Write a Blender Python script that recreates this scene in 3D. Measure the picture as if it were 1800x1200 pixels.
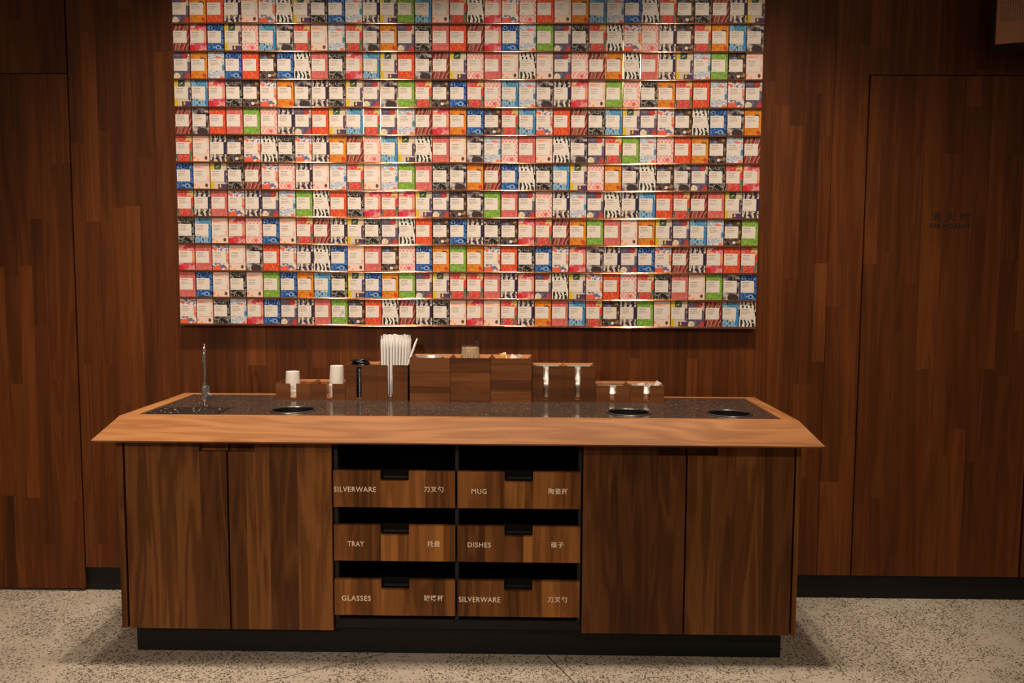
import bpy, bmesh, math, random
from mathutils import Vector, Matrix
random.seed(7)
for o in list(bpy.data.objects): bpy.data.objects.remove(o)
S = bpy.context.scene
COL = S.collection

# ---------------------------------------------------------------- camera
CAM = Vector((.2537, -3.6178, 1.4361)); YAW, PIT, ROL, FPX = -.0148, .0801, .0054, 1456.86
fh = Vector((math.sin(YAW), math.cos(YAW), 0)); r0 = Vector((math.cos(YAW), -math.sin(YAW), 0)); zz = Vector((0, 0, 1))
fw = math.cos(PIT)*fh - math.sin(PIT)*zz; u0 = math.sin(PIT)*fh + math.cos(PIT)*zz
RT = math.cos(ROL)*r0 + math.sin(ROL)*u0; UP = math.cos(ROL)*u0 - math.sin(ROL)*r0
cam = bpy.data.cameras.new('camera'); co = bpy.data.objects.new('camera', cam); COL.objects.link(co)
cam.sensor_width = 36; cam.lens = FPX*36/1800; cam.clip_start = .05
M = Matrix((RT, UP, -fw)).transposed().to_4x4(); M.translation = CAM; co.matrix_world = M
S.camera = co
def ray(u, v): return (u-900)/FPX*RT - (v-600)/FPX*UP + fw
def onY(u, v, y): d = ray(u, v); return CAM + d*((y-CAM.y)/d.y)      # pixel -> point on a vertical plane parallel to the wall
def onZ(u, v, z): d = ray(u, v); return CAM + d*((z-CAM.z)/d.z)      # pixel -> point on a level surface

# ---------------------------------------------------------------- world, lamps, exposure
w = bpy.data.worlds.new('world'); S.world = w; w.use_nodes = True
w.node_tree.nodes['Background'].inputs[0].default_value = (1, .78, .60, 1)
w.node_tree.nodes['Background'].inputs[1].default_value = .13
def spot(name, loc, aim, power, cone, blend, size, col):
    l = bpy.data.lights.new(name, 'SPOT'); l.energy = power; l.spot_size = math.radians(cone); l.spot_blend = blend
    l.shadow_soft_size = size; l.color = col
    o = bpy.data.objects.new(name, l); COL.objects.link(o); o.location = loc
    o.rotation_euler = (Vector(aim)-Vector(loc)).to_track_quat('-Z', 'Y').to_euler()
    return o
WARM = (1, .81, .64)
# four ceiling spots in a row above the counter, washing the wall
for x, y, p in ((-1.08, -.80, 100), (-.54, -.84, 100), (.16, -.92, 112), (1.04, -.98, 128)):
    spot('ceiling_spot', (x, y, 3.42), (x*.95, -.28, .92), p, 74, .95, .04, WARM)
# ceiling spots further out in the room
spot('room_spot', (1.3, -4.7, 3.45), (.9, -.5, .45), 190, 64, 1, .05, WARM)
spot('room_spot', (-1.5, -6.6, 3.3), (-1.2, -.3, .55), 520, 40, 1, .08, WARM)
# ceiling spots over the two ends of the counter, turned outwards
spot('ceiling_spot', (-.72, -.86, 3.42), (-2.1, -.85, 0), 150, 58, .9, .035, WARM)
spot('ceiling_spot', (.84, -1.02, 3.42), (2.15, -.62, .45), 105, 66, .95, .035, WARM)
S.view_settings.view_transform = 'Standard'; S.view_settings.look = 'None'
S.view_settings.exposure = 0; S.view_settings.gamma = 1; S.view_settings.use_curve_mapping = False

# ---------------------------------------------------------------- object helpers
def link(name, me, parent=None, mat=None):
    o = bpy.data.objects.new(name, me); COL.objects.link(o)
    if parent is not None: o.parent = parent
    if mat is not None:
        if len(me.materials) == 0: me.materials.append(mat)
    return o
def thing(name, loc=(0, 0, 0)):
    o = bpy.data.objects.new(name, None); o.empty_display_size = .05; COL.objects.link(o); o.location = loc
    return o
def tag(o, label, cat, group=None):
    o['label'] = label; o['category'] = cat
    if group: o['group'] = group
    return o
def struct(o, label=None, cat=None):
    o['kind'] = 'structure'
    if label: o['label'] = label; o['category'] = cat
    return o
def bm_box(bm, x0, x1, y0, y1, z0, z1):
    vs = [bm.verts.new(c) for c in ((x0,y0,z0),(x1,y0,z0),(x1,y1,z0),(x0,y1,z0),(x0,y0,z1),(x1,y0,z1),(x1,y1,z1),(x0,y1,z1))]
    for f in ((3,2,1,0),(4,5,6,7),(0,1,5,4),(1,2,6,5),(2,3,7,6),(3,0,4,7)): bm.faces.new([vs[i] for i in f])
    return vs
def bm_hexa(bm, pts):                       # 8 points, ordered as bm_box
    vs = [bm.verts.new(c) for c in pts]
    for f in ((3,2,1,0),(4,5,6,7),(0,1,5,4),(1,2,6,5),(2,3,7,6),(3,0,4,7)): bm.faces.new([vs[i] for i in f])
def mesh(bm, smooth=False, bevel=0, seg=1):
    bmesh.ops.recalc_face_normals(bm, faces=bm.faces)
    if bevel: bmesh.ops.bevel(bm, geom=list(bm.edges), offset=bevel, segments=seg, affect='EDGES', clamp_overlap=True)
    me = bpy.data.meshes.new('m'); bm.to_mesh(me); bm.free()
    if smooth:
        for p in me.polygons: p.use_smooth = True
        try: me.set_sharp_from_angle(angle=math.radians(40))
        except Exception: pass
    return me
def box(name, b, mat, parent=None, bevel=0):
    bm = bmesh.new(); bm_box(bm, *b); me = mesh(bm, bevel=bevel); me.name = name
    return link(name, me, parent, mat)
def prism(bm, poly, y0, y1):                # polygon in x,z extruded along y
    a = [bm.verts.new((p[0], y0, p[1])) for p in poly]; b = [bm.verts.new((p[0], y1, p[1])) for p in poly]
    n = len(poly); bm.faces.new(a); bm.faces.new(list(reversed(b)))
    for i in range(n): bm.faces.new([a[i], b[i], b[(i+1) % n], a[(i+1) % n]])
def lathe(bm, prof, seg=32, close=True):    # profile of (r, z)
    rings = []
    for r, z in prof:
        rings.append([bm.verts.new((r*math.cos(2*math.pi*i/seg), r*math.sin(2*math.pi*i/seg), z)) for i in range(seg)])
    for a, b in zip(rings, rings[1:]):
        for i in range(seg): bm.faces.new([a[i], a[(i+1) % seg], b[(i+1) % seg], b[i]])
    if close:
        bm.faces.new(rings[0]); bm.faces.new(rings[-1])
    return rings
def tube(bm, pts, rad, seg=12):
    rings = []; pts = [Vector(p) for p in pts]
    if not isinstance(rad, (list, tuple)): rad = [rad]*len(pts)
    prev = None
    for i, p in enumerate(pts):
        t = (pts[min(i+1, len(pts)-1)]-pts[max(i-1, 0)]).normalized()
        ref = prev if prev is not None else (Vector((1, 0, 0)) if abs(t.x) < .9 else Vector((0, 1, 0)))
        a = (ref-t*ref.dot(t)).normalized(); prev = a; b = t.cross(a)
        rings.append([bm.verts.new(p+rad[i]*(math.cos(2*math.pi*k/seg)*a+math.sin(2*math.pi*k/seg)*b)) for k in range(seg)])
    for a, b in zip(rings, rings[1:]):
        for k in range(seg): bm.faces.new([a[k], a[(k+1) % seg], b[(k+1) % seg], b[k]])
    bm.faces.new(rings[0]); bm.faces.new(rings[-1])
def curve_mesh(splines, depth):             # flat outline with holes in x,y, extruded downwards by depth
    cu = bpy.data.curves.new('c', 'CURVE'); cu.dimensions = '2D'; cu.fill_mode = 'BOTH'; cu.extrude = depth/2
    for pts in splines:
        s = cu.splines.new('POLY'); s.points.add(len(pts)-1); s.use_cyclic_u = True
        for p, q in zip(s.points, pts): p.co = (q[0], q[1], 0, 1)
    ob = bpy.data.objects.new('c', cu); COL.objects.link(ob)
    bpy.context.view_layer.update()
    me = bpy.data.meshes.new_from_object(ob.evaluated_get(bpy.context.evaluated_depsgraph_get()))
    bpy.data.objects.remove(ob)
    me.transform(Matrix.Translation((0, 0, -depth/2)))
    return me
def text_mesh(body, width=None, height=None, bold=.0, spacing=1.0, extrude=0.0):
    cu = bpy.data.curves.new('t', 'FONT'); cu.body = body; cu.size = 1; cu.offset = bold; cu.space_character = spacing
    cu.extrude = extrude; cu.resolution_u = 3
    ob = bpy.data.objects.new('t', cu); COL.objects.link(ob)
    bpy.context.view_layer.update()
    me = bpy.data.meshes.new_from_object(ob.evaluated_get(bpy.context.evaluated_depsgraph_get()))
    bpy.data.objects.remove(ob)
    xs = [v.co.x for v in me.vertices]; ys = [v.co.y for v in me.vertices]
    sx = width/(max(xs)-min(xs)); sy = height/(max(ys)-min(ys)) if height else sx
    for v in me.vertices:
        v.co = Vector(((v.co.x-min(xs))*sx, -v.co.z, (v.co.y-min(ys))*sy))    # stands upright, faces -y
    return me

# ---------------------------------------------------------------- material helpers
class N:
    def __init__(s, name):
        s.m = bpy.data.materials.new(name); s.m.use_nodes = True; s.t = s.m.node_tree; s.n = s.t.nodes; s.b = s.n['Principled BSDF']
    def add(s, typ, **k):
        n = s.n.new(typ)
        for a, v in k.items(): setattr(n, a, v)
        return n
    def lk(s, a, b): s.t.links.new(a, b)
    def put(s, sock, v):
        if hasattr(v, 'is_output'): s.lk(v, sock)
        else: sock.default_value = v
    def math(s, op, a, b=0.0, c=0.0):
        n = s.add('ShaderNodeMath', operation=op); s.put(n.inputs[0], a); s.put(n.inputs[1], b); s.put(n.inputs[2], c); return n.outputs[0]
    def mix(s, f, a, b):
        n = s.add('ShaderNodeMix', data_type='RGBA'); s.put(n.inputs[0], f)
        s.put(n.inputs[6], a if hasattr(a, 'is_output') else (*a, 1)); s.put(n.inputs[7], b if hasattr(b, 'is_output') else (*b, 1)); return n.outputs[2]
    def vmul(s, v, k):
        n = s.add('ShaderNodeVectorMath', operation='MULTIPLY'); s.put(n.inputs[0], v); s.put(n.inputs[1], k); return n.outputs[0]
    def vadd(s, v, k):
        n = s.add('ShaderNodeVectorMath', operation='ADD'); s.put(n.inputs[0], v); s.put(n.inputs[1], k); return n.outputs[0]
    def noise(s, v, scale, detail=2, dist=0, rough=.5, out='Fac'):
        n = s.add('ShaderNodeTexNoise'); s.put(n.inputs['Vector'], v); n.inputs['Scale'].default_value = scale
        n.inputs['Detail'].default_value = detail; n.inputs['Distortion'].default_value = dist; n.inputs['Roughness'].default_value = rough
        return n.outputs[out]
    def ramp(s, v, lo, hi, a=0.0, b=1.0):
        n = s.add('ShaderNodeMapRange'); n.clamp = True; s.put(n.inputs[0], v)
        for i, x in enumerate((lo, hi, a, b)): n.inputs[i+1].default_value = x
        return n.outputs[0]
    def bump(s, h, strength, dist):
        n = s.add('ShaderNodeBump'); s.put(n.inputs['Height'], h); n.inputs['Strength'].default_value = strength; n.inputs['Distance'].default_value = dist
        s.lk(n.outputs[0], s.b.inputs['Normal'])
    def fin(s, col=None, rough=.5, metal=0, spec=.5, coat=0):
        if col is not None: s.put(s.b.inputs['Base Color'], col if hasattr(col, 'is_output') else (*col, 1))
        s.put(s.b.inputs['Roughness'], rough); s.b.inputs['Metallic'].default_value = metal
        s.b.inputs['Specular IOR Level'].default_value = spec; s.b.inputs['Coat Weight'].default_value = coat; s.b.inputs['Coat Roughness'].default_value = .15
        return s.m
def plain(name, col, rough=.5, metal=0, spec=.5):
    return N(name).fin(col, rough, metal, spec)
def wood(name, axis, dark, mid, light, rough=.38, var=1.0, ring=30, coat=0.0, al=.055, ramp_=.17):
    k = N(name); pos = k.add('ShaderNodeNewGeometry').outputs['Position']; rnd = k.add('ShaderNodeObjectInfo').outputs['Random']
    off = k.vmul(k.add('ShaderNodeCombineXYZ').outputs[0], (1, 1, 1))
    comb = off.node.inputs[0].links[0].from_node
    k.put(comb.inputs[0], k.math('MULTIPLY', rnd, 37.0)); k.put(comb.inputs[1], k.math('MULTIPLY', rnd, 11.3)); k.put(comb.inputs[2], k.math('MULTIPLY', rnd, 53.7))
    p = k.vadd(pos, off)
    sc = {'Z': (1, 1, al), 'X': (al, 1, 1), 'Y': (1, al, 1)}[axis]
    q = k.vmul(p, sc)
    n1 = k.noise(q, 13, 2, .6)
    rg = k.math('MULTIPLY_ADD', k.math('SINE', k.math('MULTIPLY', n1, ring)), .5, .5)
    sc2 = {'Z': (1, 1, .018), 'X': (.018, 1, 1), 'Y': (1, .018, 1)}[axis]
    fib = k.noise(k.vmul(p, sc2), 420, 3, .2)
    blot = k.noise(k.vmul(p, sc), 5, 2, .3)
    f = k.math('ADD', k.math('MULTIPLY', rg, ramp_), k.math('MULTIPLY', fib, .33))
    f = k.math('ADD', f, k.math('MULTIPLY', blot, .48))
    r2 = k.math('FRACT', k.math('MULTIPLY', rnd, 17.31))
    f = k.math('ADD', f, k.math('MULTIPLY_ADD', r2, .62*var, -.31*var))
    c = k.mix(k.ramp(f, .12, .5), dark, mid); c = k.mix(k.ramp(f, .5, .95), c, light)
    k.bump(fib, .06, .001)
    return k.fin(c, rough, 0, .18, coat)

WALL = wood('walnut_wall', 'Z', (.034, .0098, .0026), (.104, .0285, .0060), (.225, .066, .013), .42, .38)
DOORW = wood('walnut_door', 'Z', (.036, .0120, .0034), (.112, .0385, .0098), (.27, .105, .026), .45, .55, 26, 0.0, .10, .25)
DRAWW = wood('walnut_drawer', 'Z', (.058, .0195, .0052), (.200, .072, .0175), (.42, .170, .040), .45, .75, 26, 0.0, .10, .22)
BOXW = wood('walnut_box', 'X', (.040, .0130, .0040), (.132, .0450, .0130), (.25, .096, .030), .45, .40)
BOXLIT = wood('walnut_box_lit', 'X', (.17, .060, .016), (.34, .130, .038), (.48, .205, .070), .45, .3)  # same walnut, made paler to stand for light on rims and insides
TOPX = wood('worktop_wood', 'X', (.19, .068, .019), (.37, .160, .056), (.56, .280, .115), .45, .30, 34, 0.0, .085, .22)
TOPY = wood('worktop_wood_side', 'Y', (.19, .068, .019), (.37, .160, .056), (.56, .280, .115), .45, .30, 34, 0.0, .085, .22)
BLACK = plain('black_laminate', (.0085, .008, .008), .55, 0, .22)
FRAME = plain('charcoal_frame', (.016, .015, .014), .6, 0, .3)
VOID = plain('black_interior', (.004, .003, .003), .6, 0, .3)
GAP = plain('dark_backing', (.012, .006, .003), .8, 0, .2)
PULL = plain('black_metal_pull', (.004, .0035, .0035), .5, 0, .10)
CHROME = plain('chrome', (.75, .74, .72), .06, 1)
k = N('brushed_steel'); p = k.add('ShaderNodeTexCoord').outputs['Object']
STEEL = k.fin((.90, .87, .83), k.ramp(k.noise(k.vmul(p, (1, 1, 60)), 30, 2), .3, .7, .36, .46), 1)
STEELD = plain('rim_steel', (.30, .28, .26), .34, 1)
k = N('copper'); p = k.add('ShaderNodeNewGeometry').outputs['Position']
COPPER = k.fin(k.mix(k.noise(p, 25, 3), (.60, .25, .125), (.80, .38, .21)), k.ramp(k.noise(p, 60, 2), .3, .7, .08, .12), 1)
PAPER = plain('white_paper', (.80, .75, .68), .6)
STRAWP = plain('straw_paper', (.88, .87, .85), .5)
LIDP = plain('black_lid_plastic', (.012, .010, .010), .25)
STICK = plain('pale_birch', (.93, .72, .46), .6)
PRINT = plain('label_ink', (.13, .085, .07), .5)
PRINTL = plain('label_ink_faint', (.46, .37, .31), .5)
LETTER = plain('drawer_lettering', (.90, .76, .58), .5, 0)
LETTERD = plain('hydrant_lettering', (.012, .006, .004), .5)
k = N('clear_acrylic'); CLEAR = k.m; gl = k.add('ShaderNodeBsdfGlossy'); gl.inputs['Roughness'].default_value = .04; tr = k.add('ShaderNodeBsdfTransparent'); tr.inputs['Color'].default_value = (.985, .98, .975, 1)
lw = k.add('ShaderNodeLayerWeight'); mx = k.add('ShaderNodeMixShader'); k.lk(k.math('MULTIPLY_ADD', k.math('POWER', lw.outputs['Facing'], 2.5), .6, .07), mx.inputs[0]); k.lk(tr.outputs[0], mx.inputs[1]); k.lk(gl.outputs[0], mx.inputs[2])
k.lk(mx.outputs[0], k.n['Material Output'].inputs['Surface'])
AMBER = plain('amber_packet', (.80, .36, .05), .45)

k = N('concrete'); p = k.add('ShaderNodeNewGeometry').outputs['Position']
big = k.noise(p, 1.6, 4, .5); mid = k.noise(p, 7, 4, .8)
base = k.mix(k.ramp(big, .3, .7), (.43, .375, .295), (.60, .53, .425)); base = k.mix(k.ramp(mid, .35, .75, 0, .45), base, (.38, .32, .25))
vor = k.add('ShaderNodeTexVoronoi'); k.put(vor.inputs['Vector'], k.vadd(p, k.vmul(k.noise(p, 90, 2, out='Color'), (.012, .012, .012)))); vor.inputs['Scale'].default_value = 135
cellr = k.add('ShaderNodeSeparateColor'); k.lk(vor.outputs['Color'], cellr.inputs[0])
dens = k.ramp(k.noise(p, 3.3, 4, .6), .36, .58, .20, .88)
pick = k.math('LESS_THAN', cellr.outputs[0], dens)
size = k.math('LESS_THAN', vor.outputs['Distance'], k.math('MULTIPLY_ADD', cellr.outputs[1], .38, .24))
dot = k.math('MULTIPLY', pick, size)
tone = k.mix(cellr.outputs[2], (.022, .016, .012), (.12, .085, .058))
base = k.mix(k.math('MULTIPLY', dot, .92), base, tone)
wv = k.add('ShaderNodeTexVoronoi'); k.put(wv.inputs['Vector'], p); wv.inputs['Scale'].default_value = 41
wc = k.add('ShaderNodeSeparateColor'); k.lk(wv.outputs['Color'], wc.inputs[0])
wd = k.math('MULTIPLY', k.math('LESS_THAN', wc.outputs[0], .05), k.math('LESS_THAN', wv.outputs['Distance'], .16))
base = k.mix(wd, base, (.75, .68, .6))
k.bump(k.math('ADD', mid, k.math('MULTIPLY', dot, -.3)), .12, .003)
CONC = k.fin(base, k.ramp(mid, .3, .7, .42, .6), 0, .4)

k = N('speckled_stone'); p = k.add('ShaderNodeNewGeometry').outputs['Position']
base = k.mix(k.noise(p, 30, 4), (.030, .023, .019), (.062, .048, .039))
for scl, th, sz, c in ((190, .34, .34, (.20, .14, .10)), (130, .16, .27, (.34, .25, .175)), (260, .35, .35, (.12, .09, .07)), (85, .07, .20, (.62, .50, .35))):
    v = k.add('ShaderNodeTexVoronoi'); k.put(v.inputs['Vector'], k.vadd(p, (scl*.01, 0, 0))); v.inputs['Scale'].default_value = scl
    cc = k.add('ShaderNodeSeparateColor'); k.lk(v.outputs['Color'], cc.inputs[0])
    base = k.mix(k.math('MULTIPLY', k.math('LESS_THAN', cc.outputs[0], th), k.math('LESS_THAN', v.outputs['Distance'], sz)), base, c)
STONE = k.fin(base, .12, 0, .5)

# ---------------------------------------------------------------- setting: floor, wall, flush doors
fl = box('floor', (-4.5, 4.8, -8, .1, -.1, 0), CONC); struct(fl)
def strip(a, b, wd):
    a = Vector((*a, .0004)); b = Vector((*b, .0004)); d = (b-a).normalized(); n = Vector((-d.y, d.x, 0))*wd/2
    bm = bmesh.new(); bm.faces.new([bm.verts.new(c) for c in (a-n, b-n, b+n, a+n)]); return mesh(bm)
JOINT = plain('joint_filler', (.07, .045, .025), .8)
p0, p1 = Vector((-.4611, -.6947)), Vector((-.2219, -.5494)); d = p1-p0; link('joint', strip(p0-d*6, p1+d*.1, .004), fl, JOINT)
p0, p1 = Vector((.3345, -.549)), Vector((.4396, -.7905)); d = p1-p0; link('joint', strip(p0-d*.1, p1+d*8, .005), fl, JOINT)

ZA, DZ, DLX, DRX, DRX2, SEAM = .1111, 2.287, -1.7199, 1.7139, 2.452, 1.562
WTOP = 3.3
RX0, RX1, RZ0 = -1.2465, 1.2515, 1.2172
wall = box('wall_back', (-3.2, 3.6, .021, .09, .0, WTOP), GAP); struct(wall)
def staves(parent, x0, x1, z0, z1, mat, wmin=.045, wmax=.088, lmin=.35, lmax=1.5, y0=0.0, t=.02, name='plank'):
    x = x0
    while x < x1-1e-6:
        wd = random.uniform(wmin, wmax)
        if x1-x-wd < wmin*.8: wd = x1-x
        z = z0-random.uniform(0, lmax*.8); first = True
        while z < z1-1e-6:
            l = random.uniform(lmin, lmax); a, b = max(z, z0), min(z+l, z1)
            if z1-b < .12: b = z1; l = b-z
            z += l
            if b <= z0+.1: continue
            if a-z0 < .1: a = z0
            g = .00006; dy = random.uniform(-.0003, .0003)
            box(name, (x+g, x+wd-g, y0+dy, y0+t, a+(g if a > z0 else 0), b-(g if b < z1 else 0)), mat, parent)
        x += wd
G = .0035
staves(wall, DLX+G, RX0-.002, ZA, WTOP, WALL)
staves(wall, RX1+.002, SEAM, ZA, WTOP, WALL)
staves(wall, SEAM+.002, DRX-G, ZA, WTOP, WALL)
staves(wall, RX0-.002, RX1+.002, .80, RZ0+.06, WALL, lmin=.5, lmax=1.2)
staves(wall, -3.2, DLX-G, DZ+G, WTOP, WALL)
staves(wall, DRX-G, 3.6, DZ+G, WTOP, WALL)
staves(wall, DRX2+.012, 3.6, ZA, DZ-G, WALL)
d1 = box('door_1', (-2.62, DLX-G, .012, .034, .012, DZ), GAP); struct(d1); staves(d1, -2.62, DLX-G, .012, DZ, WALL, t=.012)
d2 = box('door_2', (DRX+G, DRX2, .012, .034, ZA, DZ), GAP); struct(d2); staves(d2, DRX+G, DRX2, ZA, DZ, WALL, t=.012)
staves(wall, -3.2, -2.63, .012, DZ, WALL)
tb = box('baseboard_back', (DLX+.002, 3.6, .020, .0205, 0, ZA-.003), BLACK); struct(tb)
o = link('lettering', text_mesh('FIRE HYDRANT', .171, .0185, .012), d2, LETTERD); o.location = (1.9925, -.0012, 1.6468)
o = link('lettering', text_mesh('消 火 栓', .167, .040, .0), d2, LETTERD); o.location = (1.997, -.0012, 1.677)

# ---------------------------------------------------------------- worktop: mitred wood frame, stone inset, waste rims, drip tray
ZT, ZL, ZLL = .92, .8418, .8335
WX0, WX1, WYF, WYB, B = -1.2847, 1.3126, -.7336, -.0824, .0716
SX0, SX1, SYF, SYB = WX0+B+.0538, WX1-B-.0538, WYF+B+.033, WYB-.032
wt = tag(thing('worktop', (0, -.41, ZLL)), 'long dark speckled stone worktop with a sloping walnut edge', 'worktop')
def wpart(name, me, mat):
    me.transform(Matrix.Translation((0, .41, -ZLL))); return link(name, me, wt, mat)
def rail(outer_lo, outer_hi, inner):        # one mitred board: the outer edge low, its bevel, the flat top, the inner edge
    bm = bmesh.new(); (a0, a1), (b0, b1), (c0, c1) = outer_lo, outer_hi, inner
    secs = []
    for a, b, c in ((a0, b0, c0), (a1, b1, c1)):
        secs.append([bm.verts.new(q) for q in ((a[0]+(b[0]-a[0])*.2, a[1]+(b[1]-a[1])*.2, ZLL), (*a, ZL), (*b, ZT), (*c, ZT), (*c, ZT-.03), (*c, ZLL))])
    n = 6; bm.faces.new(secs[0]); bm.faces.new(secs[1])
    for i in range(n): bm.faces.new([secs[0][i], secs[1][i], secs[1][(i+1) % n], secs[0][(i+1) % n]])
    return mesh(bm)
wpart('front_rail', rail(((WX0, WYF), (WX1, WYF)), ((WX0+B, WYF+B), (WX1-B, WYF+B)), ((SX0, SYF), (SX1, SYF))), TOPX)
wpart('side_rail', rail(((WX0, WYB), (WX0, WYF)), ((WX0+B, WYB), (WX0+B, WYF+B)), ((SX0, SYB), (SX0, SYF))), TOPY)
wpart('side_rail', rail(((WX1, WYF), (WX1, WYB)), ((WX1-B, WYF+B), (WX1-B, WYB)), ((SX1, SYF), (SX1, SYB))), TOPY)
bm = bmesh.new(); bm_hexa(bm, ((SX0, SYB, ZLL), (SX1, SYB, ZLL), (WX1-B, WYB, ZLL), (WX0+B, WYB, ZLL), (SX0, SYB, ZT), (SX1, SYB, ZT), (WX1-B, WYB, ZT), (WX0+B, WYB, ZT)))
wpart('back_rail', mesh(bm), TOPX)
HOLES = [(-.6249, -.5061), (.6517, -.4995), (1.0302, -.5097)]; HR = .083
circ = lambda c, r, n=48: [(c[0]+r*math.cos(2*math.pi*i/n), c[1]+r*math.sin(2*math.pi*i/n)) for i in range(n)]
e = .002
me = curve_mesh([[(SX0+e, SYF+e), (SX1-e, SYF+e), (SX1-e, SYB-e), (SX0+e, SYB-e)]]+[circ(h, HR-.004) for h in HOLES], .03)
me.transform(Matrix.Translation((0, 0, ZT-.0012))); wpart('stone_slab', me, STONE)
bm = bmesh.new()
for b in ((SX0, SX1, SYF, SYF+e), (SX0, SX1, SYB-e, SYB), (SX0, SX0+e, SYF, SYB), (SX1-e, SX1, SYF, SYB)): bm_box(bm, *b, ZT-.03, ZT-.004)
wpart('seal', mesh(bm), VOID)
bm = bmesh.new(); lathe(bm, [(HR-.0055, -.035), (HR-.0055, .000), (HR-.0042, .0025), (HR-.0012, .0036), (HR+.0018, .0028), (HR+.003, .0008), (HR+.003, -.0008), (HR-.0045, -.0008), (HR-.0045, -.035)], 56, False)
rimm = mesh(bm, True)
bm = bmesh.new(); lathe(bm, [(HR-.009, -.085), (HR-.0066, -.034), (HR-.0062, -.002)], 40, False); bm.faces.new([v for v in bm.verts][:40]); chm = mesh(bm, True)
for h in HOLES:
    o = link('waste_rim', rimm, wt, STEELD); o.location = (h[0], h[1]+.41, ZT-ZLL)
    q = link('chute', chm, o, VOID)
T0 = Vector((-1.135, -.622)); T1 = Vector((-.875, -.478))
bm = bmesh.new(); bm_box(bm, T0.x, T1.x, T0.y, T1.y, ZT-.001, ZT+.0006); wpart('drip_tray', mesh(bm), plain('dark_steel_tray', (.030, .024, .020), .30, .3))
bm = bmesh.new()
for i in range(11):
    y = T0.y+.012+i*.012; bm_box(bm, T0.x+.02, T1.x-.02, y, y+.003, ZT, ZT+.001)
bm_box(bm, T1.x-.0025, T1.x, T0.y, T1.y, ZT, ZT+.0018); bm_box(bm, T0.x, T1.x, T1.y-.0025, T1.y, ZT, ZT+.0018); bm_box(bm, T0.x, T0.x+.0025, T0.y, T1.y, ZT, ZT+.0018)
wpart('tray_ridges', mesh(bm), plain('tray_ridge_steel', (.055, .045, .038), .3, .5))
bm = bmesh.new()
for i in range(26):
    x = random.uniform(T0.x+.02, T1.x-.0); y = random.uniform(T0.y+.02, T1.y-.01); r = random.uniform(.0015, .0035)
    bmesh.ops.create_uvsphere(bm, u_segments=8, v_segments=5, radius=r, matrix=Matrix.Translation((x, y, ZT+.0012))@Matrix.Diagonal((1, 1, .55, 1)))
o = link('water_drops', mesh(bm, True), None, plain('water', (.8, .82, .85), .04, .6)); o['kind'] = 'stuff'; tag(o, 'scattered water drops on the drip tray by the tap', 'water')

# ---------------------------------------------------------------- tap
FX, FY = -.9854, -.4413
tp = tag(thing('water_tap', (FX, FY, ZT)), 'slim chrome gooseneck tap with a side lever by the drip tray', 'tap')
bm = bmesh.new(); lathe(bm, [(.0125, -.0005), (.0125, .003), (.0095, .005), (.0092, .026), (.0125, .028), (.0125, .078), (.010, .083), (.0075, .084), (.0075, .093), (.005, .094)], 24)
link('tap_body', mesh(bm, True), tp, CHROME)
bm = bmesh.new(); R = .036
pts = [(0, 0, .09), (.0010, 0, .15), (.002, 0, .205)]
for i in range(13):
    a = math.pi*i/12; pts.append((.002+R*.33*(1-math.cos(a)), -R*.94*(1-math.cos(a)), .207+R*math.sin(a)))
pts.append((.002+R*.66, -1.88*R, .197))
tube(bm, pts, [.0045]*3+[.0045]*13+[.0048], 14); link('spout', mesh(bm, True), tp, CHROME)
bm = bmesh.new(); tube(bm, [(.002+R*.66, -1.88*R, .199), (.002+R*.66, -1.88*R, .180)], .0072, 16); link('nozzle', mesh(bm, True), tp, CHROME)
bm = bmesh.new(); tube(bm, [(.008, -.002, .050), (.024, -.012, .040)], .009, 16); tube(bm, [(.024, -.008, .0395), (.0285, -.021, .0360)], .0125, 24); kn = link('valve', mesh(bm, True), tp, CHROME)
bm = bmesh.new(); tube(bm, [(.020, -.008, .046), (.0175, -.006, .062), (.0160, -.004, .083)], [.0028, .0024, .002], 10); link('lever', mesh(bm, True), kn, CHROME)

# ---------------------------------------------------------------- base cabinets
YF, ZCB, ZCT = -.6488, .1192, ZLL
CX0, CX1 = -1.2356, 1.2579
def ydepth(b): return b
def cabinet(label, x0, x1, side, doors, notch, tone):
    t = thing('base_cabinet', ((x0+x1)/2, -.38, ZCB)); tag(t, label, 'cabinet')
    off = Vector((-(x0+x1)/2, .38, -ZCB))
    def part(name, b, mat, par=t, bevel=0):
        o = box(name, (b[0]+off.x, b[1]+off.x, b[2]+off.y, b[3]+off.y, b[4]+off.z, b[5]+off.z), mat, par, bevel); return o
    part('body', (x0+.022 if side == 'L' else x0, x1-.022 if side == 'R' else x1, YF+.03, -.10, ZCB+.001, ZCT-.001), GAP)
    if side == 'L': part('side_panel', (x0, x0+.0212, YF, -.10, ZCB, ZCT), DOORW)
    else: part('side_panel', (x1-.0165, x1, YF, -.10, ZCB, ZCT), DOORW)
    for (a, b), (n0, n1) in zip(doors, notch):
        d = part('door', (a, b, YF+.018, YF+.024, ZCB+.001, ZCT-.05), GAP)
        edges = [a]; 
        while edges[-1] < b-.09: edges.append(edges[-1]+random.uniform(.05, .105))
        edges[-1] = b
        for c in (n0, n1):                                   # boards are also cut where the grip notch starts
            if a+.004 < c < b-.004:
                edges = sorted([e_ for e_ in edges if abs(e_-c) > .012 or e_ in (a, b)]+[c])
        for e0, e1 in zip(edges, edges[1:]):
            top = .7885 if (n0-.001 <= e0 and e1 <= n1+.001) else ZCT-.003
            g = .00006
            part('board', (e0+g, e1-g, YF+random.uniform(-.0002, .0002), YF+.0185, ZCB, top), DOORW, d)
        part('grip', (max(n0-.01, a), min(n1+.01, b), YF+.020, YF+.026, .78, ZCT-.003), DOORW, d)
    return t
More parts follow.
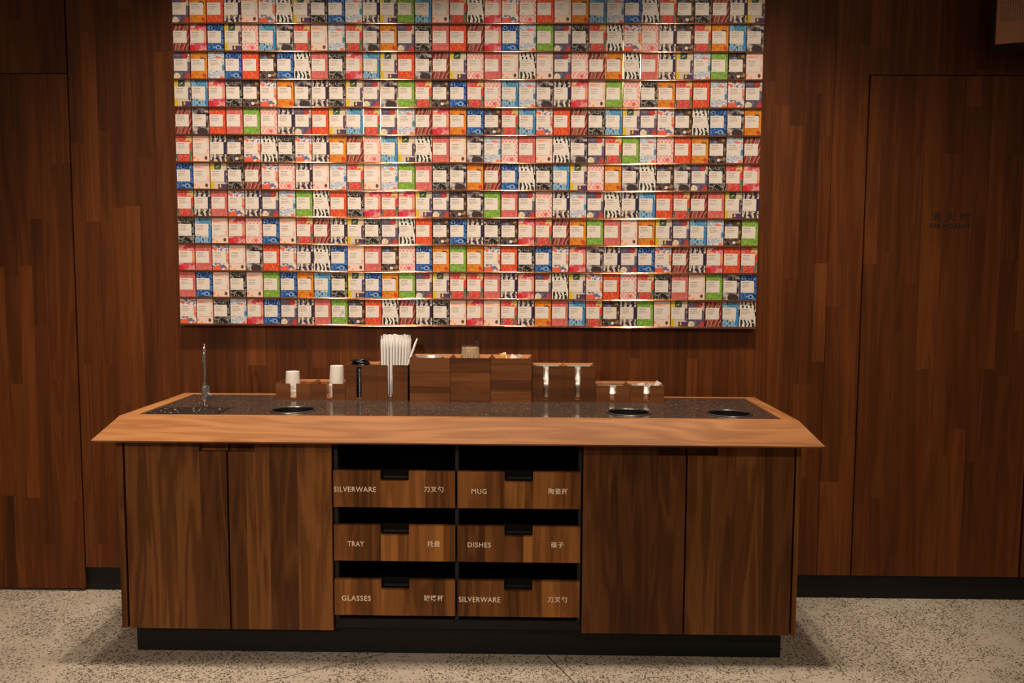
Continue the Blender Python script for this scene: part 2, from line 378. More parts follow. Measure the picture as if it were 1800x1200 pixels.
cabinet('walnut two-door cabinet under the end of the worktop with the tap', CX0, -.4474, 'L', [(-1.2061, -.8323), (-.826, -.4474)], [(-.9315, -.8323), (-.826, -.7269)], 0)
cabinet('walnut two-door cabinet under the worktop end with two waste holes', .4719, CX1, 'R', [(.4719, .8434), (.8496, 1.2345)], [(.744, .8434), (.8496, .9576)], 0)
pl = tag(thing('plinth', (0, -.4, 0)), 'black recessed plinth carrying the walnut cabinets', 'plinth')
TX0, TX1, TF = -2.0651+.8486, .3803+.8486, -.5742
bm = bmesh.new(); bm_box(bm, TX0, TX1, TF+.4, -.14+.4, 0, ZCB-.0005); link('plinth_board', mesh(bm), pl, BLACK)

# drawer unit
DX0, DX1 = -.4445, .4690
du = thing('drawer_unit', (0, -.38, ZCB)); tag(du, 'open-fronted black drawer unit with six lettered walnut drawers', 'cabinet')
def dpart(name, b, mat, par=du, bevel=0): return box(name, (b[0], b[1], b[2]+.38, b[3]+.38, b[4]-ZCB, b[5]-ZCB), mat, par, bevel)
FYB = YF+.025
dpart('back_panel', (DX0, DX1, -.13, -.11, ZCB, ZCT-.001), VOID)
dpart('post', (DX0, -.4300, FYB, -.13, ZCB, ZCT-.001), FRAME); dpart('post', (.0035, .0160, FYB, -.13, ZCB, ZCT-.001), FRAME); dpart('post', (.4565, DX1, FYB, -.13, ZCB, ZCT-.001), FRAME)
dpart('top_rail', (-.43, .4565, FYB, FYB+.03, .8145, ZCT-.001), FRAME)
dpart('bottom_rail', (-.43, .4565, FYB, FYB+.03, ZCB, .1535), FRAME)
dpart('bottom_panel', (-.43, .4565, FYB+.03, -.13, ZCB, ZCB+.012), VOID)
dpart('fascia', (-.4445, .469, FYB-.001, FYB, ZCB, .1525), BLACK)
ROWS = [(.5855, .7215), (.3847, .5187), (.1782, .3132)]
TXT = {(0, 0): ('SILVERWARE', 587, 661, '刀叉勺', 745, 779.5, 855.3, 863.8), (0, 1): ('TRAY', 611, 640, '托盘', 751, 773.5, 951, 959.6), (0, 2): ('GLASSES', 601, 652, '玻璃杯', 745, 779.5, 1046.6, 1055),
       (1, 0): ('MUG', 829, 855.5, '陶瓷杯', 964, 998, 858.8, 867.5), (1, 1): ('DISHES', 822, 863, '碟子', 968.5, 990.7, 953, 961.3), (1, 2): ('SILVERWARE', 806.5, 879.4, '刀叉勺', 962.5, 996.7, 1049, 1057.4)}
bm = bmesh.new()                                              # curved black grip behind each notch
prof = [(0, 0), (.004, -.0), (.012, .006), (.016, .016), (.016, .042), (.012, .042), (.012, .018), (.009, .010), (.002, .0045), (0, .0045)]
for sgn in (0,):
    a = [bm.verts.new((-.054, p_[0], p_[1])) for p_ in prof]; b = [bm.verts.new((.054, p_[0], p_[1])) for p_ in prof]
    bm.faces.new(a); bm.faces.new(b)
    for i in range(len(prof)): bm.faces.new([a[i], b[i], b[(i+1) % len(prof)], a[(i+1) % len(prof)]])
pullm = mesh(bm)
for cidx, (x0, x1, nx0, nx1) in enumerate(((-.4411, .005, -.2685, -.1644), (.0133, .4636, .1856, .2892))):
    stave_edges = [.0, .16, .33, .52, .60, .78, .9, 1] if cidx == 0 else [.0, .09, .24, .36, .56, .70, .86, .93, 1]
    for ridx, (z0, z1) in enumerate(ROWS):
        dr = dpart('drawer', (x0+.012, x1-.012, YF+.019, YF+.030, z0+.004, z0+.088), VOID)
        for b in ((x0+.012, x0+.022, YF+.03, -.16, z0+.01, z1-.02), (x1-.022, x1-.012, YF+.03, -.16, z0+.01, z1-.02)): dpart('drawer_side', b, VOID, dr)
        dpart('drawer_bottom', (x0+.022, x1-.022, YF+.03, -.16, z0+.01, z0+.018), VOID, dr)
        nz, rr = z1-.0375, .008
        def top(x):
            if x <= nx0 or x >= nx1: return z1
            dx = min(x-nx0, nx1-x)
            return nz+(rr-math.sqrt(max(0, rr*rr-(rr-dx)**2)) if dx < rr else 0)
        ed = [x0+(x1-x0)*f+(random.uniform(-.012, .012) if 0 < f < 1 else 0) for f in stave_edges]
        ed = sorted([e_ for e_ in ed if min(abs(e_-nx0), abs(e_-nx1)) > .014 or e_ in (x0, x1)]+[nx0, nx1])
        for e0, e1 in zip(ed, ed[1:]):
            g = .00015; xs = [e0+g, e1-g]; m_ = (e0+e1)/2
            if nx0 < m_ < nx1:
                xs = sorted(set(xs+[x_ for i in range(7) for x_ in (nx0+.0003+rr*(1-math.cos(math.pi/2*i/6)), nx1-.0003-rr*(1-math.cos(math.pi/2*i/6))) if e0+g < x_ < e1-g]))
                topl = [(x_, top(x_)) for x_ in xs]
            else: topl = [(x_, z1) for x_ in xs]
            bm = bmesh.new(); prism(bm, [(p_[0], p_[1]-ZCB) for p_ in ([(xs[0], z0), (xs[-1], z0)]+list(reversed(topl)))], YF+.38+random.uniform(-.0002, .0002), YF+.38+.019)
            link('board', mesh(bm), dr, DRAWW)
        o = link('pull', pullm, dr, PULL); o.location = ((nx0+nx1)/2, YF+.0195+.38, nz-.006-ZCB)
        en, ua, ub, cn, va, vb, ya, yb = TXT[(cidx, ridx)]
        A = onY(ua, yb, YF); Bp = onY(ub, ya, YF)
        o = link('lettering', text_mesh(en, Bp.x-A.x, abs(Bp.z-A.z), .012, 1.12), dr, LETTER); o.location = (A.x, YF-.0009+.38, A.z-ZCB)
        A = onY(va, yb+.8, YF); Bp = onY(vb, ya-.8, YF)
        o = link('lettering', text_mesh(cn, Bp.x-A.x, abs(Bp.z-A.z), .012, 1.15), dr, LETTER); o.location = (A.x, YF-.0009+.38, A.z-ZCB)

# ---------------------------------------------------------------- slotted walnut boxes on the worktop
TZ = ZT-.0012
def frustum(bm, a0, a1, b0, b1, o_, i_, h, hi, z0, axis):
    # outer face from a0 to a1 at depth o_, height h; inner face from b0 to b1 at depth i_, height hi
    P = [(a0, o_, z0), (a1, o_, z0), (b1, i_, z0), (b0, i_, z0), (a0, o_, h), (a1, o_, h), (b1, i_, hi), (b0, i_, hi)]
    if axis == 'Y': P = [(p_[1], p_[0], p_[2]) for p_ in P]
    bm_hexa(bm, P)
def walnut_box(label, x0, x1, yf, depth, h, mods, slot=None, t=.012, cham=.012, joined=False, bands=None):
    rt = thing('walnut_box', ((x0+x1)/2, yf+depth/2, TZ)); tag(rt, label, 'box', None)
    cx, cy = (x0+x1)/2, yf+depth/2
    def mk(name, bm, mat): return link(name, mesh(bm), rt, mat)
    wm = (x1-x0)/mods; yr = depth/2
    jf = bmesh.new() if joined else None
    for m in range(mods):
        a, b = x0+wm*m-cx+.0003, x0+wm*(m+1)-cx-.0003
        tl = t if m == 0 else t*.7; tr = t if m == mods-1 else t*.7
        lo, hi = -yr, yr
        bm = jf or bmesh.new(); rim = .0018
        if slot:
            c = (a+b)/2+slot[1]; s0, s1 = c-slot[0]/2, c+slot[0]/2
            frustum(bm, a, s0, a+tl, s0, lo, lo+t, h, h-cham, 0, 'X'); frustum(bm, s1, b, s1, b-tr, lo, lo+t, h, h-cham, 0, 'X')
            bm_box(bm, s0, s1, lo, lo+t, 0, .0075)
        elif bands:
            zs = [0]+[h*f for f in bands]+[h]
            for z0, z1 in zip(zs, zs[1:]):
                bb = bmesh.new(); g = .0001
                if z1 >= h: frustum(bb, a, b, a+tl, b-tr, lo, lo+t, h, h-cham, z0+g, 'X')
                else: frustum(bb, a, b, a+tl, b-tr, lo, lo+t, z1-g, z1-g, z0+g, 'X')
                mk('board', bb, BOXW)
            bm.free(); bm = None
        else: frustum(bm, a, b, a+tl, b-tr, lo, lo+t, h, h-cham, 0, 'X')
        if not joined and bm: mk('front_panel', bm, BOXW)
        bm = bmesh.new(); frustum(bm, b, a, b-tr, a+tl, hi, hi-t, h, h-cham, 0, 'X'); mk('back_panel', bm, BOXLIT)
        bm = bmesh.new(); frustum(bm, lo, hi, lo+t, hi-t, a, a+tl, h, h-cham*tl/t, 0, 'Y'); mk('side_panel', bm, BOXLIT if m else BOXW)
        bm = bmesh.new(); frustum(bm, lo, hi, lo+t, hi-t, b, b-tr, h, h-cham*tr/t, 0, 'Y'); mk('side_panel', bm, BOXLIT if m < mods-1 else BOXW)
        bm = bmesh.new(); bm_box(bm, a+tl, b-tr, lo+t, hi-t, .0005, .0075); mk('bottom', bm, BOXLIT)
    if joined: mk('front_panel', jf, BOXW)
    return rt
FLOORZ = TZ+.0077
HL, HM, HT = .0685, .1465, .180
walnut_box('low slotted walnut box holding the shorter stack of paper cups', -.7664, -.6232, -.253, .143, HL, 1, (.0255, .0), .009, .009)
walnut_box('low slotted walnut box holding the taller stack of paper cups', -.6228, -.4805, -.253, .143, HL, 1, (.0255, .006), .009, .009)
walnut_box('slotted walnut box holding black lids and white paper straws', -.4797, -.2225, -.2515, .135, HM, 2, (.0215, -.008), .009, .009, True)
BD = [(.2, .35, .52, .76), (.24, .30, .47, .66), (.24, .5, .72, .9)]
walnut_box('tall walnut box holding a round steel canister', -.2116, -.0475, -.2745, .165, HT, 1, None, .016, .016, False, BD[0])
walnut_box('tall walnut box holding the clear jar of wooden stirrers', -.0469, .1172, -.2725, .165, HT, 1, None, .016, .016, False, BD[1])
walnut_box('tall walnut box holding loose sugar packets', .1178, .2850, -.2695, .165, HT, 1, None, .016, .016, False, BD[2])
walnut_box('slotted walnut box holding two tall steel canisters', .2875, .5470, -.2475, .135, HM, 2, (.0225, -.009), .009, .009, True)
walnut_box('low slotted walnut box holding an empty short steel canister', .5480, .6871, -.243, .140, HL, 1, (.0255, .001), .009, .009)
walnut_box('low slotted walnut box holding a steel canister of white packets', .6877, .8275, -.241, .140, HL, 1, (.0255, .0), .009, .009)

# paper cups, upside down
def cup_mesh(rt_, rb, h):
    bm = bmesh.new()
    lathe(bm, [(rb-.00015, .0012), (rb+.0012, 0), (rb+.0022, .0016), (rb+.0012, .0034), (rb-.0004, .0038), (rt_+.0005, h-.003), (rt_, h), (rt_-.0012, h), (rt_-.0014, h-.001), (rt_-.0014, h-.0028), (0.0005, h-.0028)], 36, False)
    lathe(bm, [(rb-.00015, .0012), (rt_-.00015, h-.0030)], 36, False)
    return mesh(bm, True)
cupm = cup_mesh(.0270, .0318, .0815)
def cup_stack(px, vrim, n, y, label, group):
    x = onY(px, vrim, y).x
    for i in range(n):
        o = link('paper_cup', cupm, None, PAPER); o.location = (x, y, FLOORZ+i*.0042); o.rotation_euler = (0, 0, i*.7)
        tag(o, label if i < n-1 else label.replace('upside down in', 'upside down, topmost of'), 'cup', group)
cup_stack(515.0, 686, 6, -.182, 'white paper cup upside down in the shorter stack', 'paper cups in the shorter stack')
cup_stack(592.3, 673, 12, -.182, 'white paper cup upside down in the taller stack', 'paper cups in the taller stack')

# black lids
bm = bmesh.new(); lathe(bm, [(.0005, .003), (.029, .003), (.031, .006), (.034, .006), (.035, .002), (.0385, .0016), (.0395, 0), (.0385, -.0006), (.034, .001), (.032, .004), (.029, .0016), (.0005, .0016)], 32, False); lidm = mesh(bm, True)
lx = onY(634, 650, -.186).x
for i in range(17):
    o = link('drink_lid', lidm, None, LIDP)
    o.location = (lx+random.uniform(-.001, .001), -.186, FLOORZ+.001+i*.0070)
    o.rotation_euler = (random.uniform(-.02, .02), random.uniform(-.02, .02), i)
    tag(o, 'black plastic drink lid in the level stack', 'lid', 'level stack of drink lids')
for i, (dx, dz, a) in enumerate(((-.001, .1310, -.17), (.0000, .1375, -.17), (.001, .1440, -.17), (.002, .1505, -.17))):
    o = link('drink_lid', lidm, None, LIDP); o.location = (lx+dx, -.186, FLOORZ+dz); o.rotation_euler = (-.05, a, i*2)
    tag(o, 'black plastic drink lid lying tilted near the top of the stack' if i < 3 else 'topmost black plastic drink lid, tilted over the stack', 'lid', 'tilted drink lids')

# straws
bm = bmesh.new(); sg = 10; rr = .0046; L = .255
rings = []
for z, rx, ry in ((0, .0060, .0008), (.010, .0055, .0012), (.016, rr, rr), (.05, rr, rr), (.10, rr, rr), (.15, rr, rr), (.20, rr, rr), (L-.018, rr, rr), (L-.012, .0052, .0016), (L-.002, .0062, .0010), (L, .0062, .0006)):
    rings.append([bm.verts.new((rx*math.cos(2*math.pi*i/sg), ry*math.sin(2*math.pi*i/sg), z)) for i in range(sg)])
for a, b in zip(rings, rings[1:]):
    for i in range(sg): bm.faces.new([a[i], a[(i+1) % sg], b[(i+1) % sg], b[i]])
bm.faces.new(rings[0]); bm.faces.new(rings[-1]); strawm = mesh(bm, True)
sx, sy = onY(695, 650, -.186).x, -.186
def straw(base, tip, rz, label, group):
    o = link('paper_straw', strawm, None, STRAWP); b, t_ = Vector(base), Vector(tip)
    o.location = b; o.rotation_mode = 'QUATERNION'; o.rotation_quaternion = (t_-b).to_track_quat('Z', 'Y') @ Matrix.Rotation(rz, 4, 'Z').to_quaternion()
    tag(o, label, 'straw', group)
for j in range(6):
    for i in range(9):
        x = (i-4+.5*(j % 2)-.25)*.0110+random.uniform(-.0008, .0008); y = (j-2.5)*.0150+random.uniform(-.001, .001)
        spread = 1.16
        straw((sx+x, sy+y, FLOORZ+.001+random.uniform(0, .004)), (sx+x*spread+.004+random.uniform(-.002, .002), sy+y*1.05, FLOORZ+.26+random.uniform(-.004, .004)), random.uniform(-.7, .7),
              'white paper-wrapped straw in the upright bunch', 'upright bunch of straws')
tipp = onY(730.5, 606, -.19)
straw(Vector((onY(705, 690, -.19).x-.012, -.236, FLOORZ+.006)), tipp+Vector((0, -.03, 0)), .4, 'white paper-wrapped straw leaning out sideways from the bunch', None)

# steel canisters
def canister(r, h, label, x, y, profile=None):
    bm = bmesh.new(); pr = profile or [(r-.004, 0), (r, .003), (r, h-.004), (r+.0015, h-.002), (r+.001, h), (r-.002, h), (r-.003, h-.003), (r-.004, .004), (.0005, .004)]
    lathe(bm, pr, 40, False); o = link('steel_canister', mesh(bm, True), None, STEEL); o.location = (x, y, FLOORZ); tag(o, label, 'canister'); return o
canister(.056, .170, 'round steel canister in a tall box of its own', onY(757, 628, -.19).x, -.190)
def steel_insert(label, x, y, wd, dp, h, bulge, empty=True):
    # rectangular sheet-steel bin, front bulge added to catch a lamp highlight
    bm = bmesh.new(); n = 14; t_ = .0012
    fr = []
    for i in range(n+1):
        z = h*i/n; f = i/n
        yb = -dp/2-.004*math.sin(math.pi*f)-bulge*math.exp(-((f-.45)/.18)**2)
        fr.append((yb, z))
    outer = [[bm.verts.new((sx_, yy, z)) for sx_ in (-wd/2, wd/2)] for yy, z in fr]
    for a, b in zip(outer, outer[1:]): bm.faces.new([a[0], a[1], b[1], b[0]])
    bk = [bm.verts.new(c) for c in ((-wd/2, dp/2, 0), (wd/2, dp/2, 0), (wd/2, dp/2, h), (-wd/2, dp/2, h))]; bm.faces.new(bk)
    bm.faces.new([r_[0] for r_ in outer]+[bk[3], bk[0]]); bm.faces.new([r_[1] for r_ in outer]+[bk[2], bk[1]])
    bm.faces.new([outer[0][0], outer[0][1], bk[1], bk[0]])
    me = mesh(bm); 
    for p_ in me.polygons: p_.use_smooth = len(p_.vertices) == 4 and abs(p_.normal.y) > .6 and p_.center.y < 0
    o = link('steel_canister', me, None, STEEL); o.location = (x, y, FLOORZ); tag(o, label, 'canister')
    return o
mc = .2875+.2595/4
steel_insert('tall steel canister beside the tall walnut boxes', .2875+.0649, -.172, .095, .088, HM-.014, .0165)
steel_insert('tall steel canister beside the low walnut boxes', .2875+.1946, -.172, .095, .088, HM-.014, .0150)
steel_insert('short empty steel canister in a low walnut box', .6175, -.175, .105, .085, HL-.020, .006)
steel_insert('short steel canister filled with white packets', .7576, -.175, .105, .085, HL-.016, .006)
def packet_mesh(wd, h, crumple, seed):
    rnd = random.Random(seed); bm = bmesh.new(); nx, nz = 5, 7; g = {}
    for s_ in (0, 1):
        for i in range(nx+1):
            for j in range(nz+1):
                u, v = i/nx, j/nz
                puff = .0035*math.sin(math.pi*u)*math.sin(math.pi*v)+.0003
                g[s_, i, j] = bm.verts.new(((u-.5)*wd, (puff if s_ else -puff)+crumple*math.sin(5*v+seed)*.3, v*h+rnd.uniform(-1, 1)*crumple*.4))
    for s_ in (0, 1):
        for i in range(nx):
            for j in range(nz): bm.faces.new([g[s_, i, j], g[s_, i+1, j], g[s_, i+1, j+1], g[s_, i, j+1]])
    bd = [(i, 0) for i in range(nx)]+[(nx, j) for j in range(nz)]+[(i, nz) for i in range(nx, 0, -1)]+[(0, j) for j in range(nz, 0, -1)]
    for a, b in zip(bd, bd[1:]+bd[:1]): bm.faces.new([g[0, a[0], a[1]], g[0, b[0], b[1]], g[1, b[0], b[1]], g[1, a[0], a[1]]])
    return mesh(bm, True)
pk = [packet_mesh(.026, .062, .003, s_) for s_ in (1, 2, 3)]
def packet(me, loc, rot, mat, label, group=None, cat='packet'):
    o = link('sugar_packet', me, None, mat); o.location = loc; o.rotation_euler = rot; tag(o, label, cat, group); return o
bx, by = onY(898, 628, -.20).x, -.19
ax = onY(882.5, 626, -.20).x
packet(pk[0].copy(), (ax, -.205, TZ+.132), (.05, .05, .1), AMBER, 'amber sugar packet standing in the tall box')
for i, (u, dz, ry) in enumerate(((890, .134, -.25), (893, .128, .5), (900, .124, .9), (907, .127, .35), (911, .122, -.6), (903, .120, -.9))):
    packet(pk[i % 3], (onY(u, 628, -.20).x, -.205+.011*(i % 3)+.004*i, TZ+dz+.001), (.1*(i-2), ry, .3*i), PAPER, 'white sugar packet among the loose ones in the tall box', 'white packets in the tall box')
box_f = [(.728, -.192), (.747, -.175), (.764, -.195), (.778, -.182)]
for i, (x, y) in enumerate(box_f):
    packet(pk[i % 3], (x, y-.01, FLOORZ+.004), (.12, (.12, -.1, .15, -.12)[i], .4*i), PAPER, 'white packet standing in the short steel canister', 'white packets in the short steel canister')
packet(pk[1], (.790, -.165, FLOORZ+.012), (.05, .5, .1), PAPER, 'white packet with a corner poking above the low walnut box')

# jar of stirrers
jx, jy = onY(827, 640, -.19).x, -.190
JR = .0415; JH = onY(827, 607, -.19).z-FLOORZ
jr = tag(thing('stirrer_jar', (jx, jy, FLOORZ)), 'clear round lidded jar packed with wooden stirrers', 'jar')
bm = bmesh.new(); lathe(bm, [(.0005, 0), (JR, 0), (JR, JH), (JR-.0025, JH), (JR-.0025, .004), (.0005, .004)], 40, False); link('jar_body', mesh(bm, True), jr, CLEAR)
bm = bmesh.new(); lathe(bm, [(.0005, JH+.008), (JR+.004, JH+.006), (JR+.0045, JH+.002), (JR+.0045, JH-.016), (JR+.0015, JH-.016), (JR+.0015, JH+.001), (.0005, JH+.002)], 40, False); ld = link('jar_lid', mesh(bm, True), jr, CLEAR)
bm = bmesh.new(); lathe(bm, [(.0005, JH+.0085), (.008, JH+.0085), (.008, JH+.017), (.006, JH+.019), (.0005, JH+.019)], 20, False); me = mesh(bm, True); me.transform(Matrix.Translation((.026, -.004, 0))); link('lid_knob', me, ld, CLEAR)
bm = bmesh.new(); bm_box(bm, -.0029, .0029, -.0008, .0008, 0, JH-.016); stm = mesh(bm)
n = 0
for ring_, cnt in ((.0355, 30), (.0285, 22), (.021, 15), (.012, 8)):
    for i in range(cnt):
        a = 2*math.pi*i/cnt+random.uniform(-.05, .05)
        o = link('wooden_stirrer', stm, None, STICK); o.location = (jx+ring_*math.cos(a), jy+ring_*math.sin(a), FLOORZ+.0045+random.uniform(0, .004))
        o.rotation_euler = (0, 0, a+math.pi/2); tag(o, 'pale wooden stirrer in the clear jar', 'stirrer', 'wooden stirrers in the clear jar')

# ---------------------------------------------------------------- wall speaker
sp = onY(1750, 78, -.2)
spk = tag(thing('wall_speaker', (2.30, 0, sp.z)), 'brown wall speaker with a curved perforated front high on the panelling', 'speaker')
k = N('perforated_brown_metal'); tc = k.add('ShaderNodeTexCoord').outputs['Object']
sep = k.add('ShaderNodeSeparateXYZ'); k.lk(tc, sep.inputs[0]); P_ = .0076
fx = k.math('SUBTRACT', k.math('FRACT', k.math('DIVIDE', sep.outputs[0], P_)), .5); fz = k.math('SUBTRACT', k.math('FRACT', k.math('DIVIDE', sep.outputs[2], P_)), .5)
rr_ = k.math('SQRT', k.math('ADD', k.math('MULTIPLY', fx, fx), k.math('MULTIPLY', fz, fz)))
hole = k.math('MULTIPLY', k.math('LESS_THAN', rr_, .27), k.math('GREATER_THAN', sep.outputs[2], .085)); hole = k.math('MULTIPLY', hole, k.math('GREATER_THAN', sep.outputs[0], -.165))
PERF = k.fin(k.mix(hole, (.34, .120, .036), (.03, .012, .005)), .5)
bm = bmesh.new(); nseg = 14; Hs = .42; lo = []
for i in range(nseg+1):
    f = i/nseg; x = -.175+.35*f; y = -.2-.05*math.sin(math.pi*f); lo.append((x, y))
f0 = [bm.verts.new((x, y, 0)) for x, y in lo]; f1 = [bm.verts.new((x, y, Hs)) for x, y in lo]; g0 = [bm.verts.new((x, y+.006, 0)) for x, y in lo]; g1 = [bm.verts.new((x, y+.006, Hs)) for x, y in lo]
for i in range(nseg):
    bm.faces.new([f0[i], f0[i+1], f1[i+1], f1[i]]); bm.faces.new([g0[i+1], g0[i], g1[i], g1[i+1]]); bm.faces.new([f0[i+1], f0[i], g0[i], g0[i+1]]); bm.faces.new([f1[i], f1[i+1], g1[i+1], g1[i]])
bm.faces.new([f0[0], f1[0], g1[0], g0[0]]); bm.faces.new([f0[-1], g0[-1], g1[-1], f1[-1]])
link('grille', mesh(bm, True), spk, PERF)
DKB = plain('dark_speaker_shell', (.03, .016, .009), .6)
bm = bmesh.new(); pts_b = [(-.168, -.192)]+[(x*.96, y+.012) for x, y in lo[1:-1]]+[(.168, -.192), (.12, -.05), (-.12, -.05)]
prv = [bm.verts.new((x, y, .004)) for x, y in pts_b]; prt = [bm.verts.new((x, y, Hs-.004)) for x, y in pts_b]; nn = len(pts_b)
bm.faces.new(prv); bm.faces.new(prt)
for i in range(nn): bm.faces.new([prv[i], prv[(i+1) % nn], prt[(i+1) % nn], prt[i]])
link('shell', mesh(bm), spk, DKB)
box('bracket', (-.05, .05, -.055, -.0005, .1, .3), DKB, spk)

# ---------------------------------------------------------------- tea boxes: twenty printed designs
CP, RP = (RX1-RX0)/34, .11597
CW, CH, CD = CP-.0042, .1085, .026
class Card(N):
    def __init__(s, name, base):
        super().__init__('print_'+name)
        o = s.add('ShaderNodeTexCoord').outputs['Object']
        s.uv = s.vmul(o, (1/CW, 0, 1/CH)); sp_ = s.add('ShaderNodeSeparateXYZ'); s.lk(s.uv, sp_.inputs[0]); s.u, s.v = sp_.outputs[0], sp_.outputs[2]
        s.asp = s.vmul(o, (1/CW, 0, 1/CW)); s.c = (*base,); s.col = None; s.cur = base
    def lay(s, mask, col): s.cur = s.mix(mask, s.cur, col); return s
    def blob(s, scale, thr, col, seed=0, stretch=(1, 1, 1), dist=0, detail=1.5, soft=.02):
        return s.lay(s.ramp(s.noise(s.vadd(s.vmul(s.asp, stretch), (seed*3.7, 0, seed*1.9)), scale, detail, dist), thr-soft, thr+soft), col)
    def line(s, scale, at, wd, col, seed=0, stretch=(1, 1, 1), dist=0, detail=1):
        n = s.noise(s.vadd(s.vmul(s.asp, stretch), (seed*3.7, 0, seed*1.9)), scale, detail, dist)
        return s.lay(s.math('LESS_THAN', s.math('ABSOLUTE', s.math('SUBTRACT', n, at)), wd), col)
    def disc(s, u, v, ru, rv, col):
        a = s.math('DIVIDE', s.math('SUBTRACT', s.u, u), ru); b = s.math('DIVIDE', s.math('SUBTRACT', s.v, v), rv)
        return s.lay(s.math('LESS_THAN', s.math('ADD', s.math('MULTIPLY', a, a), s.math('MULTIPLY', b, b)), 1.0), col)
    def rect(s, u0_, v0, u1, v1, col):
        m_ = s.math('MULTIPLY', s.math('MULTIPLY', s.math('GREATER_THAN', s.u, u0_), s.math('LESS_THAN', s.u, u1)), s.math('MULTIPLY', s.math('GREATER_THAN', s.v, v0), s.math('LESS_THAN', s.v, v1)))
        return s.lay(m_, col)
    def wave(s, ku, kv, thr, col, dist=.0, nsc=4, seed=0):
        ph = s.math('ADD', s.math('MULTIPLY', s.u, ku), s.math('MULTIPLY', s.v, kv))
        if dist: ph = s.math('ADD', ph, s.math('MULTIPLY', s.noise(s.vadd(s.asp, (seed*2.1, 0, seed)), nsc, 2), dist))
        return s.lay(s.math('GREATER_THAN', s.math('SINE', ph), thr), col)
    def vor(s, scale, lo_, hi_, col, metric='CHEBYCHEV', seed=0):
        v = s.add('ShaderNodeTexVoronoi', distance=metric); s.put(v.inputs['Vector'], s.vadd(s.asp, (seed*1.3, 0, seed*2.3))); v.inputs['Scale'].default_value = scale
        cc = s.add('ShaderNodeSeparateColor'); s.lk(v.outputs['Color'], cc.inputs[0])
        return s.lay(s.math('MULTIPLY', s.math('GREATER_THAN', cc.outputs[0], lo_), s.math('LESS_THAN', cc.outputs[0], hi_)), col)
    def done(s): return s.fin(s.cur, .5, 0, .22, 0)
D = {}; INFO = {}
def reg(ch, name, desc, c): D[ch] = c.done(); INFO[ch] = desc
reg('N', 'dusk', 'slate blue with red discs and cream leaves', Card('dusk', (.105, .095, .17)).blob(3.2, .56, (.20, .16, .24), 1).disc(.95, .80, .30, .16, (.70, .66, .52)).disc(.70, .87, .20, .12, (.50, .055, .045)).disc(.17, .10, .24, .12, (.78, .70, .50)).disc(.86, .09, .19, .11, (.55, .06, .05)).line(9, .5, .018, (.09, .04, .03), 2, (1.3, 1, .5)))
reg('O', 'orange', 'burnt orange with a dark half moon', Card('orange', (.70, .235, .018)).blob(5, .52, (.58, .12, .012), 2, dist=.6).line(14, .5, .03, (.80, .36, .03), 3, (.6, 1, 1.4), .5).disc(.74, .745, .17, .06, (.045, .03, .05)).disc(.83, .12, .12, .08, (.62, .05, .02)))
reg('R', 'red', 'plain brushed scarlet', Card('red', (.68, .055, .018)).blob(7, .55, (.78, .15, .05), 1, (2.2, 1, .5), soft=.08, detail=3).blob(9, .66, (.82, .32, .12), 4, (1, 1, .6)))
reg('D', 'crystal', 'dark indigo with cream spikes', Card('crystal', (.72, .66, .56)).wave(20, 0, -.1, (.025, .017, .06), 9, 3.5, 1).blob(9, .56, (.05, .035, .12), 3, (1.6, 1, .6)).blob(8, .62, (.75, .55, .12), 6, (1.5, 1, .7)).rect(.84, .28, 1.0, .76, (.03, .022, .07)))
reg('P', 'blush', 'pale blush with peach spots and a brown leaf', Card('blush', (.84, .64, .555)).blob(2.6, .60, (.80, .50, .42), 3).disc(.28, .85, .24, .04, (.84, .36, .21)).disc(.97, .82, .07, .08, (.86, .52, .22)).disc(.90, .42, .03, .07, (.82, .38, .22)).blob(13, .70, (.22, .12, .09), 5).disc(.80, .14, .09, .075, (.13, .065, .018)).disc(.30, .06, .07, .05, (.84, .42, .12)).disc(.05, .15, .09, .06, (.80, .33, .18)))
reg('S', 'blobs', 'white with slate, coral and yellow blobs', Card('blobs', (.78, .70, .70)).blob(3.4, .54, (.14, .17, .33), 2, dist=.4).blob(3.0, .58, (.82, .16, .07), 5, dist=.4).blob(4.0, .62, (.85, .66, .22), 8).disc(.25, .04, .32, .12, (.80, .13, .06)).disc(.65, .16, .12, .07, (.13, .16, .34)).disc(.92, .58, .10, .12, (.82, .28, .14)))
reg('Z', 'zebra', 'black and white zebra strokes', Card('zebra', (.80, .77, .70)).wave(26, 7, .1, (.020, .022, .014), 7, 3.2, 3).blob(5, .60, (.80, .77, .70), 7, dist=.5))
reg('Y', 'mustard', 'cream with mustard, green and plum patches', Card('mustard', (.66, .56, .44)).rect(-.1, -.1, .20, 1.1, (.72, .50, .018)).rect(.24, .72, .66, 1.1, (.045, .10, .075)).rect(.46, -.1, 1.1, .19, (.085, .045, .14)).disc(.93, .48, .13, .26, (.10, .07, .16)).blob(12, .66, (.05, .04, .04), 2).blob(5, .63, (.80, .62, .12), 5))
reg('K', 'marble', 'black and grey marble swirls', Card('marble', (.016, .015, .014)).line(1.7, .42, .034, (.34, .31, .28), 1, dist=1.6, detail=.3).line(1.7, .56, .026, (.20, .18, .165), 1, dist=1.6, detail=.3).line(2.0, .50, .018, (.55, .51, .46), 4, dist=1.8, detail=.3).disc(.80, .93, .22, .05, (.16, .14, .12)))
reg('B', 'ocean', 'deep ocean blue with pale rings', Card('ocean', (.010, .045, .21)).blob(3.6, .50, (.020, .115, .42), 1, dist=.6).line(5, .46, .030, (.19, .40, .68), 3, dist=1).disc(.20, .87, .13, .08, (.18, .36, .62)).disc(.20, .88, .07, .045, (.01, .03, .16)).disc(.66, .12, .17, .09, (.24, .44, .66)).disc(.66, .12, .09, .05, (.015, .05, .24)).blob(6, .60, (.006, .016, .075), 6))
